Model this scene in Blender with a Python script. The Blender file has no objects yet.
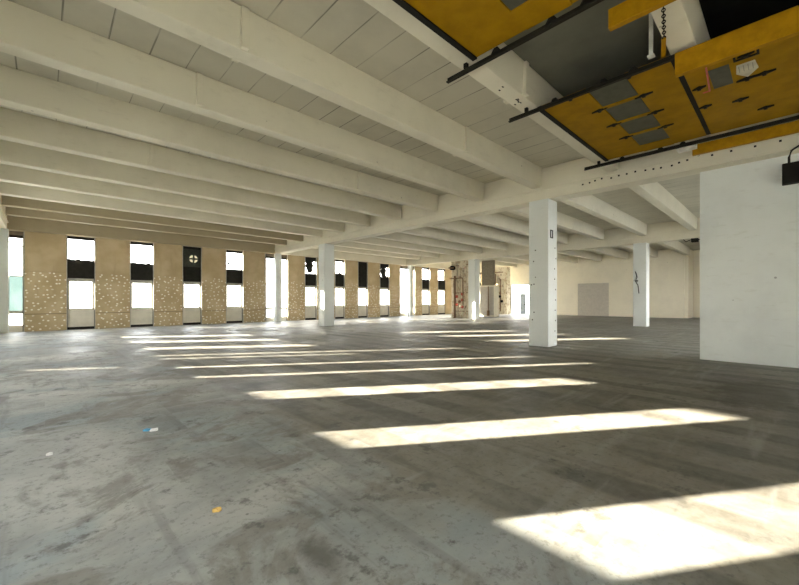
import bpy, bmesh, math, random
from mathutils import Vector
R = random.Random(7)
S = bpy.context.scene
COL = S.collection

# ------------------------------------------------------------------ helpers
class MB:
    """collects boxes, tubes and prisms, then links them as one mesh object"""
    def __init__(self): self.v = []; self.f = []
    def box(self, x0, x1, y0, y1, z0, z1):
        n = len(self.v)
        self.v += [(x0,y0,z0),(x1,y0,z0),(x1,y1,z0),(x0,y1,z0),(x0,y0,z1),(x1,y0,z1),(x1,y1,z1),(x0,y1,z1)]
        self.f += [tuple(n+i for i in q) for q in ((3,2,1,0),(4,5,6,7),(0,1,5,4),(1,2,6,5),(2,3,7,6),(3,0,4,7))]
        return self
    def tube(self, pts, r, n=10):
        pts = [Vector(p) for p in pts]; rings = []
        for i, p in enumerate(pts):
            d = (pts[min(i+1, len(pts)-1)] - pts[max(i-1, 0)]).normalized()
            u = d.orthogonal().normalized() if abs(d.z) > .9 else d.cross(Vector((0,0,1))).normalized()
            w = d.cross(u)
            b = len(self.v)
            for k in range(n):
                t = 2*math.pi*k/n
                self.v.append(tuple(p + u*r*math.cos(t) + w*r*math.sin(t)))
            rings.append(b)
        for a, b in zip(rings, rings[1:]):
            for k in range(n):
                self.f.append((a+k, a+(k+1)%n, b+(k+1)%n, b+k))
        self.f.append(tuple(rings[0]+k for k in reversed(range(n)))); self.f.append(tuple(rings[-1]+k for k in range(n)))
        return self
    def prism(self, poly, axis, d0, d1):
        """poly of 2-D points extruded along axis x, y or z between d0 and d1"""
        def to3(p, d):
            return {'x': (d,p[0],p[1]), 'y': (p[0],d,p[1]), 'z': (p[0],p[1],d)}[axis]
        n = len(self.v); m = len(poly)
        self.v += [to3(p,d0) for p in poly] + [to3(p,d1) for p in poly]
        self.f.append(tuple(n+i for i in range(m))); self.f.append(tuple(n+m+i for i in reversed(range(m))))
        for i in range(m):
            j = (i+1) % m
            self.f.append((n+i, n+m+i, n+m+j, n+j))
        return self
    def build(self, name, mat, parent=None, loc=None, bevel=0, smooth=False, label=None):
        o3 = Vector(parent.matrix_world.translation) if parent else Vector(loc or (0,0,0))
        if parent: o3 = Vector(parent['_w'])
        elif loc is None: o3 = Vector((0,0,0))
        me = bpy.data.meshes.new(name)
        me.from_pydata([tuple(Vector(p)-o3) for p in self.v], [], self.f)
        bm = bmesh.new(); bm.from_mesh(me)
        bmesh.ops.recalc_face_normals(bm, faces=bm.faces)
        bm.to_mesh(me); bm.free()
        if smooth:
            for p in me.polygons: p.use_smooth = True
        me.materials.append(mat)
        o = bpy.data.objects.new(name, me); COL.objects.link(o)
        if parent:
            o.parent = parent; o['_w'] = parent['_w'][:] if False else list(parent['_w'])
        else:
            o.location = o3; o['_w'] = list(o3)
        if bevel:
            b = o.modifiers.new('bevel', 'BEVEL'); b.width = bevel; b.segments = 2; b.limit_method = 'ANGLE'
        if label: o['label'] = label
        return o

def thing(name, label, cat, loc, group=None):
    o = bpy.data.objects.new(name, None); COL.objects.link(o)
    o.empty_display_size = .2; o.location = loc; o['_w'] = list(loc)
    o['label'] = label; o['category'] = cat
    if group: o['group'] = group
    return o
def tag(o, label, cat, group=None):
    o['label'] = label; o['category'] = cat
    if group: o['group'] = group
    return o
def struct(o):
    o['kind'] = 'structure'; return o
ORD = ['first','second','third','fourth','fifth','sixth','seventh','eighth','ninth','tenth','eleventh','twelfth']

# ------------------------------------------------------------------ materials
class N:
    def __init__(self, name):
        self.m = bpy.data.materials.new(name); self.m.use_nodes = True
        self.t = self.m.node_tree; self.n = self.t.nodes; self.n.clear()
        self.out = self.n.new('ShaderNodeOutputMaterial')
        self.b = self.n.new('ShaderNodeBsdfPrincipled')
        self.t.links.new(self.b.outputs[0], self.out.inputs[0])
        g = self.n.new('ShaderNodeNewGeometry'); self.pos = g.outputs['Position']
        c = self.n.new('ShaderNodeTexCoord'); self.obj = c.outputs['Object']
    def set(self, sock, val):
        if hasattr(val, 'is_output') or isinstance(val, bpy.types.NodeSocket): self.t.links.new(val, sock)
        else: sock.default_value = val
    def math(self, op, a, b=0., c=0., clamp=False):
        n = self.n.new('ShaderNodeMath'); n.operation = op; n.use_clamp = clamp
        for i, v in enumerate((a, b, c)): self.set(n.inputs[i], v)
        return n.outputs[0]
    def noise(self, vec, scale, detail=4, rough=.55, dist=0.):
        n = self.n.new('ShaderNodeTexNoise'); self.set(n.inputs['Vector'], vec)
        n.inputs['Scale'].default_value = scale; n.inputs['Detail'].default_value = detail
        n.inputs['Roughness'].default_value = rough; n.inputs['Distortion'].default_value = dist
        return n.outputs['Fac']
    def vscale(self, vec, s, rot=0., loc=(0,0,0)):
        n = self.n.new('ShaderNodeMapping'); self.set(n.inputs[0], vec)
        n.inputs['Scale'].default_value = s; n.inputs['Rotation'].default_value = (0,0,rot); n.inputs['Location'].default_value = loc
        return n.outputs[0]
    def sep(self, vec):
        n = self.n.new('ShaderNodeSeparateXYZ'); self.set(n.inputs[0], vec); return n.outputs
    def ramp(self, f, a, b, lo=0., hi=1.):
        n = self.n.new('ShaderNodeMapRange'); n.interpolation_type = 'SMOOTHSTEP'
        self.set(n.inputs[0], f); n.inputs[1].default_value = a; n.inputs[2].default_value = b
        n.inputs[3].default_value = lo; n.inputs[4].default_value = hi
        return n.outputs[0]
    def mix(self, f, a, b, mode='MIX'):
        n = self.n.new('ShaderNodeMix'); n.data_type = 'RGBA'; n.blend_type = mode
        self.set(n.inputs[0], f)
        for s, v in ((n.inputs[6], a), (n.inputs[7], b)):
            self.set(s, (*v, 1) if isinstance(v, tuple) and len(v) == 3 else v)
        return n.outputs[2]
    def voro(self, vec, scale, rnd=1., dim='3D'):
        n = self.n.new('ShaderNodeTexVoronoi'); n.voronoi_dimensions = dim; self.set(n.inputs['Vector'], vec)
        n.inputs['Scale'].default_value = scale; n.inputs['Randomness'].default_value = rnd
        return n.outputs['Distance']
    def bump(self, h, strength=.3, dist=.02):
        n = self.n.new('ShaderNodeBump'); self.set(n.inputs['Height'], h)
        n.inputs['Strength'].default_value = strength; n.inputs['Distance'].default_value = dist
        self.t.links.new(n.outputs[0], self.b.inputs['Normal'])
    def done(self, col, rough=.7, spec=.3, metal=0.):
        self.set(self.b.inputs['Base Color'], (*col, 1) if isinstance(col, tuple) and len(col) == 3 else col)
        self.set(self.b.inputs['Roughness'], rough); self.b.inputs['Specular IOR Level'].default_value = spec
        self.b.inputs['Metallic'].default_value = metal
        return self.m

def plain(name, col, rough=.6, spec=.3, metal=0., var=.12, scale=6.):
    k = N(name); f = k.noise(k.pos, scale, 5)
    d = tuple(c*(1-var*1.6) for c in col); l = tuple(min(1, c*(1+var)) for c in col)
    return k.done(k.mix(k.ramp(f, .3, .7), d, l), rough, spec, metal)

def m_paint(name, col, stain=.5, speck=.6, rough=.6):
    """white painted concrete: cloudy dirt, small anchor holes, form-board bump"""
    k = N(name)
    f = k.noise(k.pos, .7, 6, .6); g = k.noise(k.vscale(k.pos, (1,1,3)), 3., 5, .65)
    dirt = tuple(c*.80 for c in col)
    c = k.mix(k.math('MULTIPLY', k.ramp(f, .42, .72), stain), col, dirt)
    c = k.mix(k.math('MULTIPLY', k.ramp(g, .55, .75), stain*.7), c, tuple(x*.72*y for x, y in zip(col, (1,.98,.92))))
    d = k.voro(k.pos, 1.7); e = k.noise(k.pos, 1.1, 2)
    hole = k.math('MULTIPLY', k.ramp(d, .035, .05, 1, 0), k.ramp(e, .5, .56))
    c = k.mix(k.math('MULTIPLY', hole, speck), c, (.03,.028,.025))
    k.bump(k.noise(k.pos, 9., 6, .7), .18, .02)
    return k.done(c, rough, .3)

def m_peel():
    k = N('peeling_cream_paint')
    f = k.noise(k.pos, 2.2, 8, .75); g = k.noise(k.vscale(k.pos, (1,1,.4)), 4., 6, .7)
    c = k.mix(k.ramp(f, .5, .58), (.74,.68,.54), (.50,.40,.27))
    c = k.mix(k.ramp(g, .58, .64), c, (.26,.18,.12))
    c = k.mix(k.ramp(k.noise(k.pos, 3.3, 4), .62, .67, 0, .8), c, (.62,.42,.36))
    k.bump(f, .4, .02)
    return k.done(c, .75, .2)

def m_slab():
    k = N('painted_plank_slab')
    x, y, z = k.sep(k.pos)
    f = k.noise(k.pos, .6, 6, .6)
    c = k.mix(k.ramp(f, .4, .7), (.58,.55,.455), (.49,.465,.385))
    u = k.math('DIVIDE', k.math('ADD', x, 40.), .60)
    fr = k.math('FRACT', u); idx = k.math('FLOOR', u)
    edge = k.math('MINIMUM', fr, k.math('SUBTRACT', 1., fr))
    line = k.ramp(edge, .012, .03, 1, 0)
    cmb = k.n.new('ShaderNodeCombineXYZ'); k.set(cmb.inputs[0], k.math('MULTIPLY', idx, 1.37)); k.set(cmb.inputs[1], k.math('MULTIPLY', y, .55))
    w = k.ramp(k.noise(cmb.outputs[0], 1.3, 2), .40, .62)
    c = k.mix(k.math('MULTIPLY', line, k.math('MULTIPLY_ADD', w, .62, .08)), c, (.05,.048,.04))
    k.bump(k.noise(k.pos, 7., 6, .7), .15, .02)
    return k.done(c, .7, .25)

def m_floor():
    k = N('worn_concrete_floor')
    x, y, z = k.sep(k.pos)
    n1 = k.noise(k.pos, .33, 7, .6, .4); n2 = k.noise(k.vscale(k.pos, (1,1,1), 0, (13,5,0)), .55, 6, .62, .6)
    n3 = k.noise(k.vscale(k.pos, (1,1,1), 0, (3,31,0)), 1.1, 8, .66, .8)
    n4 = k.noise(k.pos, 5., 8, .7)
    c = k.mix(k.ramp(n1, .40, .60), (.205,.215,.203), (.43,.428,.39))
    c = k.mix(k.ramp(n2, .50, .62, 0, .75), c, (.27,.31,.315))
    c = k.mix(k.ramp(n3, .50, .60, 0, .8), c, (.17,.158,.13))
    # old machine bay: brown dirt and glue ridges running away from the camera
    wob = k.math('MULTIPLY_ADD', k.noise(k.pos, .8, 3), .5, x)
    bay = k.math('MULTIPLY', k.ramp(wob, 2.45, 2.75), k.ramp(x, 11.6, 12.6, 1, .75))
    bay = k.math('MULTIPLY', bay, k.ramp(y, 13., 16., 1, .4))
    c = k.mix(k.math('MULTIPLY', bay, .85), c, k.mix(k.ramp(n2, .35, .65), (.095,.086,.064), (.26,.245,.20)))
    sx = k.math('MULTIPLY_ADD', k.noise(k.vscale(k.pos, (.5,.25,1)), 1.2, 3), .22, x)
    st = k.math('SINE', k.math('MULTIPLY', sx, 2*math.pi/.86))
    msk = k.ramp(k.noise(k.vscale(k.pos, (1.2,.35,1), 0, (7,2,0)), .9, 4), .36, .52)
    band = k.math('MULTIPLY', k.ramp(st, -.1, .5), k.math('MULTIPLY', msk, bay))
    c = k.mix(k.math('MULTIPLY', band, .62), c, (.055,.05,.042))
    # long drag marks
    dr = k.noise(k.vscale(k.pos, (3.2,.22,1), .25), 1.3, 5, .6)
    c = k.mix(k.math('MULTIPLY', k.ramp(dr, .55, .66), .32), c, (.07,.066,.058))
    dr2 = k.noise(k.vscale(k.pos, (.3,2.6,1), -.5, (4,9,0)), 1.1, 5, .6)
    c = k.mix(k.math('MULTIPLY', k.ramp(dr2, .54, .70), .4), c, (.36,.37,.36))
    # blotches, pits and chips
    bl = k.noise(k.pos, 2.4, 6, .7)
    c = k.mix(k.math('MULTIPLY', k.ramp(bl, .57, .65), .75), c, (.06,.057,.05))
    c = k.mix(k.ramp(n4, .3, .75, 0, .22), c, (.42,.42,.40))
    pit = k.voro(k.pos, 6.); pm = k.noise(k.pos, 2., 2)
    c = k.mix(k.math('MULTIPLY', k.ramp(pit, .05, .09, .75, 0), k.ramp(pm, .56, .62)), c, (.03,.03,.028))
    # squares left by lifted tiles
    bx = k.math('FLOOR', k.math('DIVIDE', x, .43)); by = k.math('FLOOR', k.math('DIVIDE', y, .86))
    cb = k.n.new('ShaderNodeCombineXYZ'); k.set(cb.inputs[0], k.math('MULTIPLY', bx, 3.7)); k.set(cb.inputs[1], k.math('MULTIPLY', by, 2.3))
    tn = k.noise(cb.outputs[0], 1.7, 0)
    tmk = k.math('MULTIPLY', k.ramp(k.noise(k.vscale(k.pos, (1,1,1), 0, (5,17,0)), .7, 4), .5, .6), k.math('MULTIPLY', k.ramp(n4, .25, .6, .3, 1), k.ramp(x, 2.2, 4., 1, .15)))
    c = k.mix(k.math('MULTIPLY', k.ramp(tn, .52, .56, 0, .35), tmk), c, (.36,.375,.37))
    c = k.mix(k.math('MULTIPLY', k.ramp(tn, .36, .40, .4, 0), tmk), c, (.10,.095,.085))
    # two old oil stains
    for sx_, sy_, ax_, ay_, col_ in ((2.95, 6.95, .55, .33, (.03,.028,.022)), (8.9, .4, 2.2, .9, (.05,.038,.02)), (1.25, 2.0, .16, .3, (.09,.082,.07))):
        qx = k.math('DIVIDE', k.math('SUBTRACT', x, sx_), ax_); qy = k.math('DIVIDE', k.math('SUBTRACT', y, sy_), ay_)
        rd = k.math('ADD', k.math('SQRT', k.math('ADD', k.math('MULTIPLY', qx, qx), k.math('MULTIPLY', qy, qy))), k.math('MULTIPLY', bl, 2.2))
        c = k.mix(k.ramp(rd, 1.35, 2.1, .8, 0), c, col_)
    gr = k.noise(k.pos, 16., 6, .75)
    c = k.mix(k.ramp(gr, .52, .64, 0, .45), c, (.10,.097,.088))
    k.bump(k.math('ADD', n4, k.math('MULTIPLY', n3, 1.5)), .25, .012)
    return k.done(c, k.ramp(n2, .35, .7, .46, .68), .42)

def m_board(dots):
    """tan fibre board; the lower boards are covered with white plaster dabs"""
    k = N('tan_board_dabbed' if dots else 'tan_board')
    x, y, z = k.sep(k.pos)
    f = k.noise(k.pos, .9, 5); g = k.noise(k.vscale(k.pos, (1,1,.25)), 2.5, 4)
    c = k.mix(k.ramp(f, .35, .7), (.44,.345,.205), (.54,.435,.28))
    c = k.mix(k.ramp(g, .55, .75, 0, .5), c, (.36,.275,.165))
    if dots:
        cm = k.n.new('ShaderNodeCombineXYZ'); k.set(cm.inputs[0], x); k.set(cm.inputs[1], k.math('MULTIPLY', z, 1.15))
        d = k.voro(cm.outputs[0], 3.8, .85, '2D')
        keep = k.ramp(k.noise(cm.outputs[0], 1.6, 2), .36, .52, .35, 1)
        top = k.ramp(z, 2.3, 2.95, 0, .45)
        rad = k.math('SUBTRACT', k.math('MULTIPLY_ADD', k.noise(cm.outputs[0], 14, 2), .16, .10), k.math('SUBTRACT', d, 0.))
        dab = k.math('MULTIPLY', k.ramp(rad, 0, .03), k.math('ADD', keep, top, clamp=True))
        c = k.mix(dab, c, (.86,.83,.72))
        seam = k.math('ABSOLUTE', k.math('SUBTRACT', z, .88))
        c = k.mix(k.ramp(seam, .012, .03, .7, 0), c, (.16,.12,.07))
    k.bump(k.noise(k.pos, 20, 4), .15, .01)
    return k.done(c, .85, .15)

def m_glass(name, tint=(1,1,1), rough=.0):
    m = bpy.data.materials.new(name); m.use_nodes = True; t = m.node_tree; t.nodes.clear()
    o = t.nodes.new('ShaderNodeOutputMaterial'); mx = t.nodes.new('ShaderNodeMixShader')
    tr = t.nodes.new('ShaderNodeBsdfTransparent'); tr.inputs[0].default_value = (*tint, 1)
    gl = t.nodes.new('ShaderNodeBsdfGlossy'); gl.inputs['Roughness'].default_value = .05
    tx = t.nodes.new('ShaderNodeTexNoise'); tx.inputs['Scale'].default_value = 3.
    mr = t.nodes.new('ShaderNodeMapRange'); mr.inputs[3].default_value = .02; mr.inputs[4].default_value = .07
    t.links.new(tx.outputs[0], mr.inputs[0]); t.links.new(mr.outputs[0], mx.inputs[0])
    t.links.new(tr.outputs[0], mx.inputs[1]); t.links.new(gl.outputs[0], mx.inputs[2]); t.links.new(mx.outputs[0], o.inputs[0])
    return m

M = {
 'beam': m_paint('white_painted_beam', (.70,.66,.54), .45, .5),
 'column': m_paint('white_painted_column', (.70,.725,.70), .35, .9),
 'wall': m_paint('white_painted_blockwork', (.72,.755,.745), .5, .5),
 'cream': m_paint('cream_painted_wall', (.82,.77,.63), .35, .5),
 'peel': m_peel(), 'slab': m_slab(), 'floor': m_floor(), 'board': m_board(False), 'dabs': m_board(True),
 'steel_white': plain('white_painted_steel', (.70,.69,.64)),
 'dark': plain('dark_bituminous_panel', (.022,.021,.018), .8, .1),
 'darkgrey': plain('dark_grey_panel', (.05,.055,.045), .7, .2),
 'frame': plain('weathered_pale_frame', (.42,.41,.36), .5),
 'tall_frame': plain('brown_window_frame', (.15,.12,.085), .6),
 'apron': plain('pale_grey_apron_panel', (.62,.59,.51), .6, var=.06, scale=2),
 'glass': m_glass('window_glass'), 'glass_tint': m_glass('tinted_window_glass', (.20,.245,.235)), 'glass_dirty': m_glass('dirty_glass', (.22,.21,.17)),
 'yellow': plain('yellow_enamelled_sheet', (.29,.155,.002), .6, .1, var=.10, scale=3),
 'yellow_beam': plain('bright_yellow_paint', (.35,.18,.003), .6, .12),
 'grey_pane': plain('grey_plastic_light', (.085,.085,.062), .6, .15, var=.08),
 'black': plain('black_steel', (.012,.011,.009), .7, .15),
 'rail': plain('dark_oiled_rail', (.018,.016,.011), .7, .15),
 'black_shade_board': plain('unlit_black_board', (.008,.008,.007), .9, .05),
 'rust': plain('rusty_brown_pipe', (.22,.13,.07), .7),
 'pipe': plain('cream_painted_pipe', (.62,.56,.43), .5),
 'red': plain('red_painted_valve', (.50,.10,.07), .5),
 'shade_board': plain('grey_shade_board', (.17,.17,.135), .8, .15, var=.1, scale=1.2),
 'beam_brown': m_paint('dark_brown_concrete', (.36,.305,.20), .4, .4),
 'recess_shade': plain('grey_brown_recess_shade', (.20,.175,.13), .8),
 'door_grey': plain('grey_painted_door', (.50,.47,.41), .6, var=.05),
 'blue_grey': plain('blue_grey_leaf', (.30,.35,.40), .6),
 'paper': plain('white_paper', (.80,.80,.78), .8), 'bluefilm': plain('blue_film', (.10,.35,.55), .4),
 'leaf': plain('dry_yellow_leaf', (.60,.40,.12), .7),
 'ground': plain('pale_asphalt_yard', (.40,.40,.38), .9, scale=.4),
 'shield': plain('pale_shield_mark', (.55,.52,.42), .6), 'shield_line': plain('grey_shield_line', (.30,.29,.24), .6),
}

# ------------------------------------------------------------------ frame of the place
# x runs along the ceiling beams, y along the girders towards the window wall
B = 26.6                 # inner face of the window wall
GZ, RZ, CZ = 5.05, 5.48, 6.14   # undersides of girders, beams and slab
WL, BACK, FARX = -1.95, -7.5, 40.3
g0, g1, g2 = -1.62, 12.67, 26.45

fl = struct(MB().box(WL, 44, BACK, B+.5, -.3, 0).build('floor', M['floor']))
ce = struct(MB().box(WL-.3, 44, BACK-.3, B+.5, CZ, CZ+.3).build('ceiling', M['slab']))
struct(MB().box(WL-.3, g1-.15, BACK-.3, BACK, 0, CZ).build('wall_back', M['wall']))

# left wall, off to the left of the frame, with the low windows the sun comes through
wins = []   # (y0, y1, z0, z1)
for y0, y1 in ((-6.9,-6.1),(-4.3,-3.5),(-1.7,-.9),(.9,1.7),(3.46,4.32),(6.05,6.80),(8.72,9.48),(17.0,17.8),(19.6,20.4),(22.2,23.0)):  # those nearest the back are unseen, added to let in more sky light
    wins.append((y0, y1, ([(.4,2.6)] if y0 < 3 else [(1.14,2.42) if 8 < y0 < 10 else (1.10,2.22)]) + ([(3.72,4.9)] if y0 > 15 else [])))
for y0, y1 in ((11.06,11.36),(12.60,12.86),(15.15,15.42)):
    wins.append((y0, y1, [(1.07,3.0)]))
wins.append((12.97, 13.13, [(.42,.84)]))
wins.append((14.4, 14.62, [(1.07,2.2)]))
wins.sort()
wl = MB(); y = BACK
for y0, y1, zs in wins:
    wl.box(WL-.12, WL, y, y0, 0, CZ); z = 0
    for z0, z1 in zs: wl.box(WL-.12, WL, y0, y1, z, z0); z = z1
    wl.box(WL-.12, WL, y0, y1, z, CZ); y = y1
wl.box(WL-.12, WL, y, B+.3, 0, CZ)
struct(wl.build('wall_left', M['wall']))

# white wall on the right, under the first girder
rw = struct(MB().box(12.78, 13.05, BACK, 1.64, 0, GZ).build('wall_right', M['wall'], bevel=.012))
# far end of the hall with a big doorway and a blocked-up door
D0, D1, DH = 20.0, 22.95, 3.35
wf = MB()
wf.box(FARX, FARX+.3, 6.25, D0, 0, CZ); wf.box(FARX, FARX+.3, D0, D1, DH, CZ); wf.box(FARX, FARX+.3, D1, B+.3, 0, CZ)
wf.box(43, 43.3, -2.3, 6.25, 0, CZ); wf.box(FARX+.3, 43, 6.0, 6.25, 0, CZ)
struct(wf.build('wall_end', M['cream']))
ws = MB().box(13.05, 43, -2.3, -2.0, 0, 1.0).box(13.05, 43, -2.3, -2.0, 4.3, CZ).box(36, 43, -2.3, -2.0, 1.0, 4.3)
for q in range(8): ws.box(13.05+q*2.9, 14.25+q*2.9, -2.3, -2.0, 1.0, 4.3)  # unseen openings added to bring sky light into the far bays
struct(ws.build('wall_side', M['cream']))

# doors of the far end
d = MB().box(FARX-.05, FARX, 12.2, 15.15, 0, 3.3).build('door_1', M['door_grey']); struct(d)
t_ = MB()
t_.box(FARX-.08, FARX, 12.1, 12.2, 0, 3.4); t_.box(FARX-.08, FARX, 15.15, 15.25, 0, 3.4); t_.box(FARX-.08, FARX, 12.2, 15.15, 3.3, 3.4)
t_.build('door_frame', M['cream'], d)
d2 = MB().box(FARX-.02, FARX+.32, D0-.1, D0, 0, DH+.1).box(FARX-.02, FARX+.32, D1, D1+.1, 0, DH+.1).box(FARX-.02, FARX+.32, D0, D1, DH, DH+.1).build('door_2', M['cream']); struct(d2)
lf = MB().box(FARX+.08, FARX+.14, 21.05, 21.75, 0, 2.35).build('door_leaf', M['blue_grey'], d2)
MB().box(FARX+.05, FARX+.08, 21.12, 21.2, 1.0, 1.15).build('door_handle', M['black'], lf)
struct(MB().box(-60, 90, -60, 90, -.65, -.45).build('ground', M['ground']))

# ------------------------------------------------------------------ the window wall
wall = MB()
def bay(x0, x1): wall.box(x0, x1, B+.12, B+.42, 0, GZ+.02)
windows = [(.83,2.03,'n'),(3.60,4.79,'n'),(6.33,7.46,'fan'),(8.97,10.15,'torn'),
           (14.99,16.09,'broken'),(17.83,18.86,'half'),(20.28,21.42,'dark'),(22.87,24.08,'broken2'),
           (28.7,29.96,'n'),(31.28,32.67,'n'),(34.1,35.3,'n'),(36.8,39.8,'n')]  # wide last window is hidden, added to brighten the deepest bay
talls = [(-1.45,-.75),(11.72,13.54),(25.49,27.63)]
spans = sorted([(a,b) for a,b,_ in windows] + talls)
x = WL
for a, b in spans:
    if a > x: bay(x, a)
    x = b
bay(x, FARX+.3)
wall.box(WL, FARX+.3, B+.12, B+.42, GZ+.02, CZ)
struct(wall.build('wall_far', M['board']))
struct(MB().box(g0+.3, g1-.3, B-.22, B+.12, GZ+.03, CZ).build('trim_1', M['beam_brown']))
struct(MB().box(g1+.3, g2-.3, B-.22, B+.12, GZ+.03, CZ).build('trim_2', M['beam']))
struct(MB().box(g2+.3, FARX, B-.22, B+.12, GZ+.03, CZ).build('trim_3', M['beam']))

# tan boards between the windows, each one its own panel
ends = [(-.75,.83),(2.03,3.60),(4.79,6.33),(7.46,8.97),(10.15,11.72),(13.54,14.99),(16.09,17.83),(18.86,20.28),(21.42,22.87),(24.08,25.49),(27.63,28.7),(29.96,31.28)]
where = ['between the tall window at the left frame edge and the first window','between the first and second windows from the left',
 'between the second window and the one with the round fan','just right of the window with the round fan',
 'just left of the slim column between two tall windows','just right of the slim column between two tall windows',
 'hidden in part by the far square column','left of the window with the fully dark upper half',
 'right of the window with the fully dark upper half','left of the second pair of tall windows',
 'right of the second pair of tall windows','between the last two windows before the pipe shaft']
for (a, b), w in zip(ends, where):
    t = thing('wall_panel', 'tan wall board with white dabs on its lower half, ' + w, 'wall panel', ((a+b)/2, B+.06, 0), 'tan boards of the window wall')
    MB().box(a, b, B, B+.12, 0, 3.04).build('lower_board', M['dabs'], t, bevel=.01, label='tan board dotted with white plaster dabs')
    MB().box(a+.01, b-.01, B+.015, B+.12, 3.05, GZ+.03).build('upper_board', M['board'], t, bevel=.01)
    MB().box(a-.03, a, B-.015, B+.12, 0, GZ).box(b, b+.03, B-.015, B+.12, 0, GZ).build('edge_strip', M['frame'], t)

def jag(x0, x1, z0, z1, n, amp, rr):
    """upper outline of a broken sheet"""
    return [(x0,z0),(x1,z0)] + [(x1-(x1-x0)*i/n, z1 - rr.random()*amp) for i in range(n+1)]
def window(i, a, b, kind):
    y = B + .2
    w = struct(MB().box(a, a+.05, B+.13, B+.3, .0, GZ).box(b-.05, b, B+.13, B+.3, 0, GZ).box(a+.05, b-.05, B+.13, B+.3, 4.9, GZ).build(f'window_{i}', M['dark']))
    MB().box(a+.05, b-.05, B+.13, B+.3, 0, .14).build('base_gap', M['dark'], w)
    MB().box(a+.05, b-.05, B+.15, B+.27, .14, 1.10).build('apron_panel', M['apron'], w)
    f = MB().box(a+.05, a+.13, B+.14, B+.28, 1.10, 2.60).box(b-.13, b-.05, B+.14, B+.28, 1.10, 2.60)
    f.box(a+.05, b-.05, B+.14, B+.28, 2.60, 2.78).box(a+.13, b-.13, B+.14, B+.28, 1.10, 1.15)
    fr = f.build('window_frame', M['frame'], w)
    MB().box(a+.13, b-.13, y, y+.01, 1.15, 2.60).build('lower_pane', M['glass'], fr)
    MB().box(a+.05, b-.05, B+.14, B+.28, 2.78, 3.74).build('spandrel_panel', M['dark'], w)
    rr = random.Random(i)
    if kind == 'fan':
        cx, cz, r = (a+b)/2+.12, 4.28, .25
        m = MB()
        sq = .36
        n = 32   # sheet with a round hole: quads between circle and square
        def sqp(t):
            c_, s_ = math.cos(t), math.sin(t); k = sq/max(abs(c_), abs(s_)); return (cx+k*c_, cz+k*s_)
        for q in range(n):
            t0, t1 = 2*math.pi*q/n, 2*math.pi*(q+1)/n
            m.prism([(cx+r*math.cos(t0),cz+r*math.sin(t0)),sqp(t0),sqp(t1),(cx+r*math.cos(t1),cz+r*math.sin(t1))], 'y', y, y+.03)
        m.box(a+.05, cx-sq, y, y+.03, 3.74, 4.9).box(cx+sq, b-.05, y, y+.03, 3.74, 4.9)
        m.box(cx-sq, cx+sq, y, y+.03, 3.74, cz-sq).box(cx-sq, cx+sq, y, y+.03, cz+sq, 4.9)
        p = m.build('fan_panel', M['darkgrey'], w)
        v = MB().box(cx-r, cx+r, y-.02, y, cz-.05, cz+.05).box(cx-.05, cx+.05, y-.02, y, cz-r, cz-.05).box(cx-.05, cx+.05, y-.02, y, cz+.05, cz+r)
        v.tube([(cx,y-.05,cz),(cx,y+.02,cz)], .10, 14)
        v.build('fan_grille', M['darkgrey'], p)
        MB().box(cx-sq, cx+sq, y+.04, y+.05, cz-sq, cz+sq).build('dirty_pane', M['glass_dirty'], p)
        return w
    if kind == 'dark':
        MB().box(a+.05, b-.05, y, y+.03, 3.74, 4.9).build('blind_panel', M['dark'], w)
        return w
    MB().box(a+.05, b-.05, y, y+.01, 3.74, 4.9).build('upper_pane', M['glass'], w)
    if kind == 'n':
        MB().prism(jag(a+.05, b-.05, 3.74, 3.86, 14, .1, rr), 'y', y-.03, y-.01).build('torn_edge', M['dark'], w)
    if kind in ('broken','broken2'):
        m = MB(); L, Rr = a+.05, b-.05; W = Rr-L
        m.prism([(L+.28*W,3.85),(L+.55*W,3.76),(L+.78*W,3.95),(L+.72*W,4.15),(L+.86*W,4.42),(L+.70*W,4.62),(Rr,4.80),(Rr,4.9),(L,4.9),(L,4.72),(L+.16*W,4.55),(L+.05*W,4.35),(L+.20*W,4.08)], 'y', y-.03, y-.01)
        if kind == 'broken2': m.prism(jag(L, Rr, 3.74, 4.0, 8, .2, rr), 'y', y-.05, y-.03)
        m.build('broken_sheet', M['dark'], w)
    if kind == 'half':
        m = MB().prism(jag(a+.05, b-.05, 3.74, 4.05, 9, .28, rr), 'y', y-.03, y-.01)
        m.build('torn_edge', M['dark'], w)
    if kind == 'torn':
        m = MB()
        for q in range(9):
            cx, cz = rr.uniform(a+.2, b-.2), rr.uniform(3.9, 4.7); n = 7
            m.prism([(cx+rr.uniform(.03,.10)*math.cos(2*math.pi*k/n), cz+rr.uniform(.03,.09)*math.sin(2*math.pi*k/n)) for k in range(n)], 'y', y-.03, y-.01)
        m.build('film_scrap', M['darkgrey'], w)
    return w
wi = 1
for a, b, kd in windows:
    window(wi, a, b, kd); wi += 1
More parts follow.
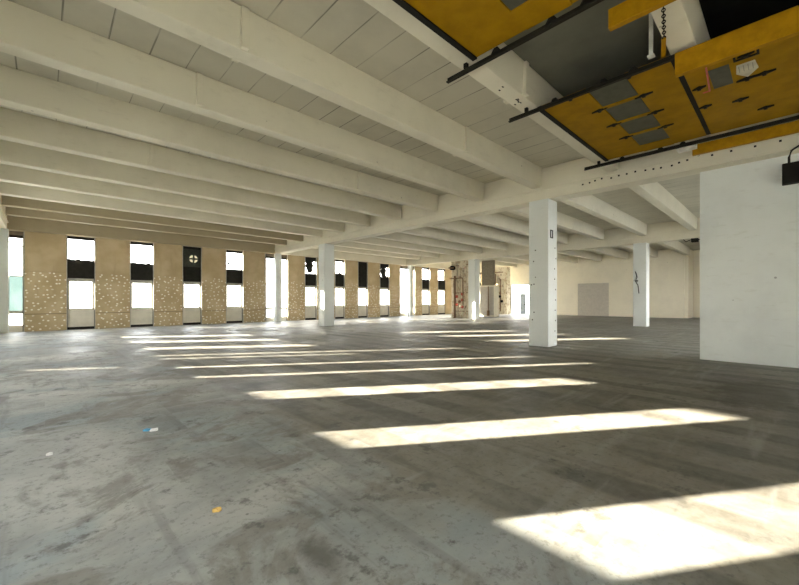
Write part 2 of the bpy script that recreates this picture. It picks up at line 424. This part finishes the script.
for a, b in talls:
    w = struct(MB().box(a, a+.16, B+.13, B+.3, 0, GZ).box(b-.07, b, B+.13, B+.3, 0, GZ).box(a+.07, b-.07, B+.13, B+.3, 4.85, GZ).build(f'window_{wi}', M['tall_frame'])); wi += 1
    MB().box(a+.07, b-.07, B+.13, B+.3, 4.72, 4.85).build('dark_header', M['dark'], w)
    MB().box(a+.07, b-.07, B+.13, B+.3, 0, .33).build('apron_panel', M['apron'], w)
    MB().box(a+.07, b-.07, B+.13, B+.3, .90, 1.06).build('transom', M['frame'], w)
    MB().box(a+.07, b-.07, B+.17, B+.23, 2.77, 2.83).build('transom', M['frame'], w)
    y = B+.2
    MB().box(a+.07, b-.07, y, y+.01, .33, .90).build('bottom_pane', M['glass'], w)
    MB().box(a+.07, b-.07, y, y+.01, 1.06, 2.77).build('middle_pane', M['glass_tint' if a < 0 else 'glass'], w)
    MB().box(a+.07, b-.07, y, y+.01, 2.83, 4.72).build('upper_pane', M['glass'], w)
    rr = random.Random(wi); m = MB()
    for q in range(6):
        cx, cz = rr.uniform(a+.15, a+.65), rr.uniform(4.1, 4.65); n = 6
        m.prism([(cx+rr.uniform(.03,.09)*math.cos(2*math.pi*k/n), cz+rr.uniform(.03,.08)*math.sin(2*math.pi*k/n)) for k in range(n)], 'y', y-.03, y-.01)
    m.build('film_scrap', M['darkgrey'], w)

# ------------------------------------------------------------------ columns
def column(x0, y0, w, h, label, extra=None, wy=None):
    wy = wy or w
    t = thing('column', label, 'column', (x0+w/2, y0+wy/2, 0))
    MB().box(x0, x0+w, y0, y0+wy, 0, h).build('shaft', M['column'], t, bevel=.02)
    return t
c1 = column(12.32, 5.60, .70, GZ, 'square white concrete column in the middle, nearest to the camera')
o = MB()
for z0, z1, y0, y1 in ((3.72,3.75,12.46,12.64),(3.97,4.0,12.46,12.64)): o.box(y0, y1, 5.575, 5.60, z0, z1)
o.box(12.46, 12.49, 5.575, 5.60, 3.75, 3.97).box(12.61, 12.64, 5.575, 5.60, 3.75, 3.97)
o.build('bracket_frame', M['darkgrey'], c1)
hole = MB()
rr = random.Random(3)
for q in range(9):
    z = .5 + q*.36; xx = 12.83 + rr.uniform(-.05,.08)
    hole.box(xx, xx+.035, 5.59, 5.602, z, z+.045)
for q in range(7):
    z = .7 + rr.random()*3; yy = 5.8 + rr.random()*.45
    hole.box(12.312, 12.322, yy, yy+.04, z, z+.04)
hole.build('anchor_hole', M['black'], c1)
c2 = column(12.32, 19.50, .70, GZ, 'square white concrete column standing before the window wall, left of the middle')
c3 = column(26.05, 5.85, .70, GZ, 'white concrete column with dangling dark wire, near the right white wall')
o = MB().tube([(26.03,6.40,3.3),(26.02,6.32,3.0),(26.03,6.42,2.75),(26.02,6.28,2.5),(26.03,6.23,2.0)], .022, 8)
o.tube([(26.03,6.5,2.75),(26.02,6.35,3.05),(26.03,6.43,3.35)], .016, 8).box(26.0,26.05,6.28,6.42,2.72,2.8)
o.build('dangling_wire', M['black'], c3)
c4 = column(26.20, 18.2, .70, GZ, 'white concrete column at the corner of the pipe shaft')
for x0, lab in ((-1.70,'slim pale column at the left frame edge, before the window wall'),(12.33,'slim pale column standing before the first pair of tall windows'),(26.40,'slim pale column standing before the second pair of tall windows')):
    column(x0, 26.06, .42, GZ, lab, wy=.38)

# ------------------------------------------------------------------ girders and beams
def girder(x, y0, y1, label):
    t = thing('ceiling_girder', label, 'girder', (x, (y0+y1)/2, GZ), 'girders carrying the ceiling beams')
    MB().box(x-.28, x+.28, y0, y1, GZ, CZ).build('web', M['beam'], t, bevel=.02)
    MB().box(x-.33, x-.28, y0, y1, GZ+.33, GZ+.37).box(x+.28, x+.33, y0, y1, GZ+.33, GZ+.37).build('bearing_ledge', M['beam'], t)
    return t
girder(g0, BACK, B-.22, 'white concrete girder along the left frame edge above the slim column')
gi = girder(g1, BACK, B-.22, 'white concrete girder resting on the two square columns and the white wall')
girder(g2, -2.0, B-.22, 'white concrete girder resting on the column with the dangling wire')

rr = random.Random(11)
for q in range(22):
    yy = .1 + q*.21 + rr.uniform(-.05,.05); zz = 5.28 + rr.uniform(-.03,.03) + (.12 if q < 8 and q % 2 else 0)
    MB().box(g1-.295, g1-.275, yy, yy+.045, zz, zz+.045).build('bolt', M['black'], gi)
ribs = [1.12, 3.64] + [6.02+2.32*k for k in range(9)]
def beam(x0, x1, yc, label, stiff=(), z0=RZ, hw=.165, mt='beam'):
    t = thing('ceiling_beam', label, 'beam', ((x0+x1)/2, yc, z0), 'white beams under the ceiling slab')
    MB().prism([(yc-hw,z0),(yc+hw,z0),(yc+hw+.03,CZ),(yc-hw-.03,CZ)], 'x', x0, x1).build('web', M[mt], t, bevel=.015)
    for sx in stiff:
        MB().prism([(yc-hw-.075,z0+.015),(yc+hw+.075,z0+.015),(yc+hw+.085,CZ-.02),(yc-hw-.085,CZ-.02)], 'x', sx-.06, sx+.06).build('stiffener', M['beam'], t, bevel=.01)
    return t
lab1 = ['white concrete beam above the dark chain and yellow overhead doors, nearest the camera',
 'white concrete beam crossed by the rail ends at the left edge of the yellow doors',
 'white concrete beam meeting the girder above the middle square column']
for k, yc in enumerate(ribs):
    st = {0:(), 1:(6.6,), 2:(2.24,8.), 3:(2.24,), 4:(8.,), 5:(2.24,)}.get(k, ())
    lab = lab1[k] if k < 3 else f'white concrete beam, {ORD[k-3]} one behind the middle column in the left bay'
    if k == 10: lab = 'white concrete beam nearest the window wall in the left bay'
    if k > 8: lab = lab.replace('white', 'dark brown')
    bt = beam(g0+.33, g1-.33, yc, lab, st, mt='beam_brown' if k > 8 else 'beam')  # the beams nearest the window wall are darker and browner
    if k == 1:
        for q in range(8):
            hx, hy = 6.0 + rr.uniform(0,.75), yc + rr.uniform(-.12,.12)
            MB().box(hx, hx+.05, hy, hy+.025, RZ-.004, RZ+.01).build('anchor_hole', M['black'], bt)
for k, yc in enumerate([1.12, 3.64] + [6.02+2.32*k for k in range(9)]):
    lab = {0:'white concrete beam over the bay behind the white wall, next to its corner',1:'white concrete beam behind the first girder, nearest the white wall edge',2:'white concrete beam running from the middle square column to the column with wire'}.get(k, f'white concrete beam, {ORD[k-3]} one beyond the middle column in the bay before the pipe shaft')
    if k == 0: continue
    beam(g1+.33, g2-.33, yc, lab)
for k, yc in enumerate([1.12, 3.64] + [6.02+2.32*k for k in range(8)]):
    lab = {1:'white concrete beam of the deepest bay, right of the column with wire',2:'white concrete beam of the deepest bay, straight behind the column with wire'}.get(k, f'white concrete beam of the deepest bay, {ORD[k-3]} one left of the column with wire')
    if k == 0: continue
    beam(g2+.33, FARX, yc, lab)

# ------------------------------------------------------------------ yellow overhead doors on dark rails
PZ = 5.40     # underside of the rails is lower, the sheets lie on them
def hinge(m, x, y, z=PZ+.02, L=.15, wd=.045):
    m.prism([(x-.012,y-L),(x+wd*.5,y-.04),(x+wd,y),(x+wd*.5,y+.04),(x+.012,y+L),(x-wd*.5,y+.04),(x-wd,y),(x-wd*.5,y-.04)], 'z', z-.03, z)
    m.box(x-.03, x+.03, y-.025, y+.025, z-.05, z-.03)
def overhead_door(x0, x1, label, detail):
    t = thing('overhead_door', label, 'overhead door', ((x0+x1)/2, 1.2, PZ))
    z0, z1 = PZ+.02, PZ+.06
    yw0, yw1 = 1.92, 2.54
    s1 = MB().box(x0, x1, yw1, 3.38, z0, z1).build('front_section', M['yellow'], t, bevel=.006)
    MB().box(x0, x1, 1.30, yw0, z0, z1).build('middle_section', M['yellow'], t, bevel=.006)
    n = 4; L = (x1-x0-.45)/n
    for q in range(n):
        a = x0 + .02 + q*L
        MB().box(a+.07 if q else a, a+L-.03, yw0+.01, yw1-.01, z0+.01, z1-.005).build('window_light', M['grey_pane'], t)
    dv = MB()
    for q in range(1, n+1):
        a = x0 + .02 + q*L
        dv.box(a-.03, (a+.07) if q < n else x1, yw0, yw1, z0-.01, z1)
    dv.build('divider', M['yellow'], t)
    h = MB()
    for q in range(1, n): 
        for yy in (yw0-.07, yw1+.07):
            h = MB(); hinge(h, x0+.04+q*L, yy); h.build('hinge', M['black'], t)
    for yy in (yw1+.3, yw0-.05):
        h = MB(); hinge(h, x0+.06, yy, L=.07); h.build('hinge', M['black'], t)
    MB().box(x0, x1, 3.38, 3.46, PZ-.005, PZ+.06).build('edge_seal', M['black'], t)
    MB().box(x0+.1, x1, 1.22, 1.30, z0+.01, z1-.01).build('joint_seal', M['black'], t)
    MB().box(x0, x1, -1.2, 1.22, z0, z1).build('rear_section', M['yellow'], t, bevel=.006)
    if detail:
        MB().box(8.0, 8.75, .66, .92, z0-.006, z0).build('grey_patch', M['grey_pane'], t)
        sh = MB().prism([(8.15,.58),(8.15,.36),(8.45,.33),(8.68,.47),(8.45,.60)], 'z', z0-.008, z0).build('shield_mark', M['shield'], t)
        ln = MB()
        for q in range(4): ln.box(8.20, 8.42, .385+q*.055, .395+q*.055, z0-.011, z0-.008)
        ln.build('shield_line', M['shield_line'], sh)
        fr = MB().box(7.72,7.76,.30,.60,z0-.02,z0).box(7.95,7.98,.30,.60,z0-.02,z0).box(7.76,7.95,.30,.33,z0-.02,z0).box(7.76,7.95,.57,.60,z0-.02,z0)
        fr.build('bracket_frame', M['black'], t)
        for (hx, hy, L_) in ((7.86,.45,.10),(8.72,.48,.14),(8.72,.27,.14),(9.55,.62,.12),(8.5,1.10,.10),(9.4,1.12,.10),(10.3,.3,.12)):
            h = MB(); hinge(h, hx, hy, L=L_, wd=.055); h.build('hinge', M['black'], t)
        MB().tube([(7.75,1.05,z0-.015),(7.75,.92,z0-.015),(8.75,.98,z0-.015),(8.75,1.08,z0-.015)], .012, 6).build('red_cord', M['red'], t, label='thin red cord')
    return t
overhead_door(.84, 4.92, 'yellow overhead sheet door with grey window lights at the top edge of the photo', False)
overhead_door(7.12, 11.12, 'yellow overhead sheet door with four grey window lights, under the ceiling at right', True)
def rail(x, label, y1=4.03, y0=-1.2):
    t = thing('door_rail', label, 'rail', (x, 1.2, PZ-.1))
    MB().box(x-.012, x+.012, y0, y1, PZ-.085, PZ).box(x+.012, x+.075, y0, y1, PZ-.02, PZ).box(x-.05, x-.012, y0, y1, PZ-.085, PZ-.07).build('track', M['rail'], t)
    m = MB().box(x-.03, x+.03, 3.62, 3.68, PZ, RZ)
    m.build('hanger', M['black'], t)
    for yy in (3.05, 2.2, 1.75):
        h = MB().prism([(yy-.08,PZ-.05),(yy+.08,PZ-.05),(yy+.03,PZ+.02),(yy-.03,PZ+.02)], 'x', x-.08, x-.05); h.build('roller_bracket', M['black'], t)
rail(.76, 'dark steel door rail above the camera, at the top edge')
rail(5.0, 'dark steel rail along the upper yellow door, its end poking out leftmost')
rail(7.04, 'dark steel rail along the near edge of the larger yellow door', y0=1.2)
rail(11.2, 'dark steel rail along the far edge of the larger yellow door')
def ybeam(x, label, y1=1.62, z0=5.17):
    t = thing('yellow_beam', label, 'beam', (x, .2, 5.17))
    MB().box(x-.02, x+.02, -1.2, y1, z0, z0+(.225 if z0 > 5.1 else .31)).build('web', M['yellow_beam'], t, bevel=.004)
    MB().box(x-.02, x+.07, -1.2, y1, z0-.02, z0).build('flange', M['yellow_beam'], t)
ybeam(5.34, 'yellow steel beam beside the upper yellow door, ending above the chain')
ybeam(7.02, 'yellow steel beam under the near edge of the larger yellow door', 1.2, 5.07)
ybeam(11.5, 'yellow steel beam over the white wall, below the far edge of the larger door')
# white block between rail and beam
t = thing('hanger_block', 'white hanger block on the girder side above the far yellow beam', 'bracket', (11.42,1.75,5.3))
MB().box(11.28,11.52,1.52,1.9,5.28,5.40).build('block', M['steel_white'], t, bevel=.008)
MB().tube([(11.4,1.7,5.4),(11.4,1.7,CZ)], .02, 8).build('rod', M['steel_white'], t)
# chain and strap
t = thing('chain', 'dark hanging chain with yellow strap in front of the nearest beam', 'chain', (5.75,1.1,5.4))
p0, p1 = Vector((5.55,1.07,5.42)), Vector((6.55,1.25,5.42)); n = 16
ch = MB()
for q in range(n):
    c_ = p0.lerp(p1, (q+.5)/n); dv_ = (p1-p0).normalized(); s_ = dv_.cross(Vector((0,0,1))) if q % 2 else Vector((0,0,1))
    ring = [c_ + dv_*.036*math.cos(2*math.pi*k/10) + s_*.02*math.sin(2*math.pi*k/10) for k in range(11)]
    ch.tube(ring, .007, 6)
ch.build('links', M['black'], t)
MB().prism([(6.53,1.22),(6.53,1.28),(7.02,1.38),(7.02,1.32)], 'z', 5.405, 5.435).build('strap', M['yellow_beam'], t, label='yellow strap')
t = MB().box(6.82, 6.87, 1.45, 1.50, 5.42, CZ).box(6.80, 6.90, 1.43, 1.52, 5.40, 5.42).build('hanger_bar', M['steel_white'])
tag(t, 'white vertical hanger bar beside the dark chain', 'bracket')
struct(MB().box(5.2, 12.3, -3, .92, CZ-.05, CZ).build('added_unlit_board', M['black_shade_board']))  # black board added in place of the unlit slab above the doors
struct(MB().box(g0+.4, 12.3, 1.33, 3.43, CZ-.04, CZ).build('added_shade_board', M['shade_board']))  # grey board added so this slab bay looks shaded

# ------------------------------------------------------------------ floodlight on the right wall
t = thing('floodlight', 'black box light fixed high on the white wall at right', 'lamp', (12.7, -.15, 4.5))
MB().box(12.05, 12.26, -.45, .09, 4.22, 4.68).build('housing', M['black'], t, bevel=.015)
MB().box(12.26, 12.785, -.2, -.05, 4.45, 4.6).build('wall_bracket', M['black'], t)
pts = [(12.74, -.0+.10*math.sin(a*.5), 4.76+.0) for a in ()]
MB().tube([(12.25,-.02,4.55),(12.26,-.02,4.85),(12.27,-.06,5.0),(12.28,-.18,5.08),(12.28,-.3,5.02),(12.28,-.4,4.9)], .022, 8).build('cable', M['black'], t, smooth=True)
# dark fixture near the second girder
t = thing('junction_box', 'small dark fixture under the second girder beside the white wall edge', 'fixture', (26.35, 3.62, 5.05))
MB().box(26.2, 26.5, 3.45, 3.75, 4.85, 5.06).box(26.3,26.4,3.2,3.45,4.95,5.0).build('box', M['black'], t, bevel=.01)
MB().tube([(26.3,3.75,5.0),(26.3,4.0,4.9),(26.3,4.1,5.04)], .02, 6).build('wire', M['black'], t)

# ------------------------------------------------------------------ pipe shaft by the corner column and the shaft behind
t = thing('pipe_shaft', 'pale pipe shaft wall left of its corner column', 'shaft', (26.6, 19.9, 0))
MB().box(26.45, 26.75, 18.95, 20.9, 0, GZ-.01).build('shaft_wall', M['peel'], t, bevel=.01)
MB().box(26.75, 28.6, 20.6, 20.9, 0, GZ-.01).build('side_wall', M['cream'], t)
labs = ['rusty brown standpipe at the left of the pipe shaft','cream pipe second from the left on the pipe shaft','thin cream pipe in the middle of the pipe shaft','red-valved pipe in the middle right of the pipe shaft','thin cream pipe next to the corner column on the shaft']
for q, (yy, r, mt, z1) in enumerate(((20.45,.085,'rust',3.75),(20.15,.06,'pipe',4.9),(19.85,.04,'pipe',3.9),(19.55,.05,'pipe',4.4),(19.15,.035,'pipe',4.95))):
    p = thing('pipe', labs[q], 'pipe', (26.33, yy, 0), 'pipes of the pipe shaft')
    MB().tube([(26.33,yy,0),(26.33,yy,z1)], r, 12).build('tube', M[mt], p, smooth=True)
    for z in (.6, 2.2, z1-.3): MB().box(26.27, 26.45, yy-r-.02, yy+r+.02, z, z+.05).build('clip', M['rust'], p)
    if q in (1,2,3):
        for z in ((1.2,1.9),(1.45,),(1.0,1.6,2.1))[q-1]:
            v = MB().tube([(26.2,yy,z),(26.27,yy,z)], .13, 14).tube([(26.24,yy,z),(26.33,yy,z)], .03, 8)
            v.build('valve', M['red'] if q != 2 else M['rust'], p, label='red valve wheel' if q != 2 else 'brown valve wheel')
t = thing('cross_pipe', 'horizontal brown pipe run crossing the pipe shaft', 'pipe', (26.2,19.8,3.4))
MB().tube([(26.06,20.8,3.5),(26.06,19.42,3.5),(26.06,19.36,3.3),(26.06,19.35,1.2)], .045, 10).build('tube', M['rust'], t, smooth=True)
MB().box(26.06, 26.451, 19.33, 19.37, 1.5, 1.54).build('clip', M['rust'], t)
t = thing('round_lamp', 'dark round bulkhead lamp high on the pipe shaft', 'lamp', (26.3,20.66,4.45))
MB().tube([(26.451,20.66,4.45),(26.12,20.66,4.45)], .2, 20).build('body', M['black'], t, smooth=False)
MB().box(26.0,26.12,20.4,20.9,4.4,4.5).build('guard', M['rust'], t)
# cabinet and added recess shade panel right of the corner column
t = thing('cabinet', 'pale tall cabinet right of the corner column, beneath the dark recess', 'cabinet', (31,19.6,0))
MB().box(30.6, 31.4, 19.1, 20.7, 0, 3.0).build('body', M['cream'], t, bevel=.02)
MB().box(30.56, 30.6, 19.72, 20.65, .15, 2.85).build('door', M['door_grey'], t)
MB().box(30.57, 30.6, 19.15, 19.66, .15, 2.85).build('door', M['door_grey'], t)
MB().tube([(30.5,19.69,.2),(30.5,19.69,2.9)], .04, 8).box(30.42,30.56,19.6,19.8,.1,.6).build('conduit', M['rust'], t)
t = MB().box(31.5, 31.7, 19.7, 21.1, 3.0, RZ).build('recess_shade_panel', M['recess_shade'])  # added panel, coloured dark to stand for the shaded recess
tag(t, 'added dark panel standing for the shaded recess above the pale cabinet', 'panel')
t = thing('rear_shaft', 'pale rear shaft with pipes beside the bright doorway', 'shaft', (37.9,22.7,0))
MB().box(37.6, 38.4, 21.85, 23.7, 0, GZ+.3).build('shaft_wall', M['peel'], t, bevel=.02)
for q, (yy, r) in enumerate(((23.3,.09),(22.95,.06),(22.6,.05),(22.2,.04))):
    MB().tube([(37.5,yy,.3),(37.5,yy,4.6-.3*q)], r, 10).build('pipe', M['pipe' if q % 2 else 'rust'], t, smooth=True)
for yy, z in ((23.2,1.6),(22.95,1.2),(22.4,1.45),(22.65,2.0)): MB().tube([(37.3,yy,z),(37.5,yy,z)], .14, 12).build('valve', M['black'], t)
MB().tube([(37.35,23.4,4.75),(37.35,22.2,4.75)], .05, 8).build('header_pipe', M['rust'], t)

# ------------------------------------------------------------------ litter on the floor
def fl_pt(px, py):
    z = 371*1.6/(py-300); X = (px-399.5)/371*z
    s, c = math.sin(math.radians(46.3)), math.cos(math.radians(46.3))
    return X*s+z*c, -X*c+z*s
def scrap(name, px, py, size, mat, label, cat, sd):
    x, y = fl_pt(px, py); rr = random.Random(sd); n = 9
    m = MB(); ring = [(x+size*rr.uniform(.6,1.1)*math.cos(2*math.pi*k/n), y+size*rr.uniform(.4,.8)*math.sin(2*math.pi*k/n)) for k in range(n)]
    m.v = [(x,y,.03)] + [(a,b,rr.uniform(.004,.03)) for a,b in ring] + [(x,y,0.)] + [(a,b,0) for a,b in ring]
    m.f = [(0,1+k,1+(k+1)%n) for k in range(n)] + [(n+1,n+2+(k+1)%n,n+2+k) for k in range(n)] + [(1+k,n+2+k,n+2+(k+1)%n,1+(k+1)%n) for k in range(n)]
    return tag(m.build(name, M[mat], None, (x,y,0)), label, cat)
scrap('paper_scrap', 154.5, 430.5, .055, 'paper', 'small white paper scrap on the floor at left', 'litter', 1)
scrap('plastic_scrap', 147, 430.5, .05, 'bluefilm', 'small blue plastic scrap beside the white paper scrap', 'litter', 2)
scrap('paper_chip', 50, 455, .03, 'paper', 'tiny white chip on the floor near the left frame edge', 'litter', 3)
scrap('dry_leaf', 217, 511, .035, 'leaf', 'dry yellow leaf on the floor in the foreground', 'leaf', 4)

# ------------------------------------------------------------------ light
w = bpy.data.worlds.new('sky'); S.world = w; w.use_nodes = True
nt = w.node_tree; nt.nodes.clear()
wo = nt.nodes.new('ShaderNodeOutputWorld'); bg = nt.nodes.new('ShaderNodeBackground')
tc = nt.nodes.new('ShaderNodeTexCoord'); sp = nt.nodes.new('ShaderNodeSeparateXYZ'); rp = nt.nodes.new('ShaderNodeValToRGB')
rp.color_ramp.elements[0].position = .0; rp.color_ramp.elements[0].color = (1,.97,.9,1)
rp.color_ramp.elements[1].position = .5; rp.color_ramp.elements[1].color = (.86,.93,1,1)
nt.links.new(tc.outputs['Generated'], sp.inputs[0]); nt.links.new(sp.outputs[2], rp.inputs[0])
nt.links.new(rp.outputs[0], bg.inputs[0]); bg.inputs[1].default_value = 7.0
nt.links.new(bg.outputs[0], wo.inputs[0])
sl = bpy.data.lights.new('sun', 'SUN'); sl.energy = 44; sl.angle = math.radians(.7); sl.color = (1,.90,.72)
so = bpy.data.objects.new('sun', sl); COL.objects.link(so)
az = Vector((1, -.645, 0)).normalized(); el = math.atan(.2115)
dirv = Vector((az.x*math.cos(el), az.y*math.cos(el), -math.sin(el)))
so.rotation_euler = dirv.to_track_quat('-Z', 'Y').to_euler(); so.location = (-10, 20, 10)

# ------------------------------------------------------------------ camera
cam = bpy.data.cameras.new('camera'); co = bpy.data.objects.new('camera', cam); COL.objects.link(co)
co.location = (0, 0, 1.6); co.rotation_euler = (math.radians(90), 0, math.radians(46.3-90))
cam.sensor_width = 36; cam.lens = 371/799*36; cam.shift_y = 7.5/799; cam.clip_end = 300
S.camera = co
for o in bpy.data.objects:
    if '_w' in o: del o['_w']
S.cycles.max_bounces = 16; S.cycles.diffuse_bounces = 10; S.cycles.transparent_max_bounces = 12
S.cycles.sample_clamp_indirect = 10
vs = S.view_settings
vs.view_transform = 'Standard'; vs.look = 'None'; vs.gamma = 1; vs.use_curve_mapping = False
vs.exposure = 1.3
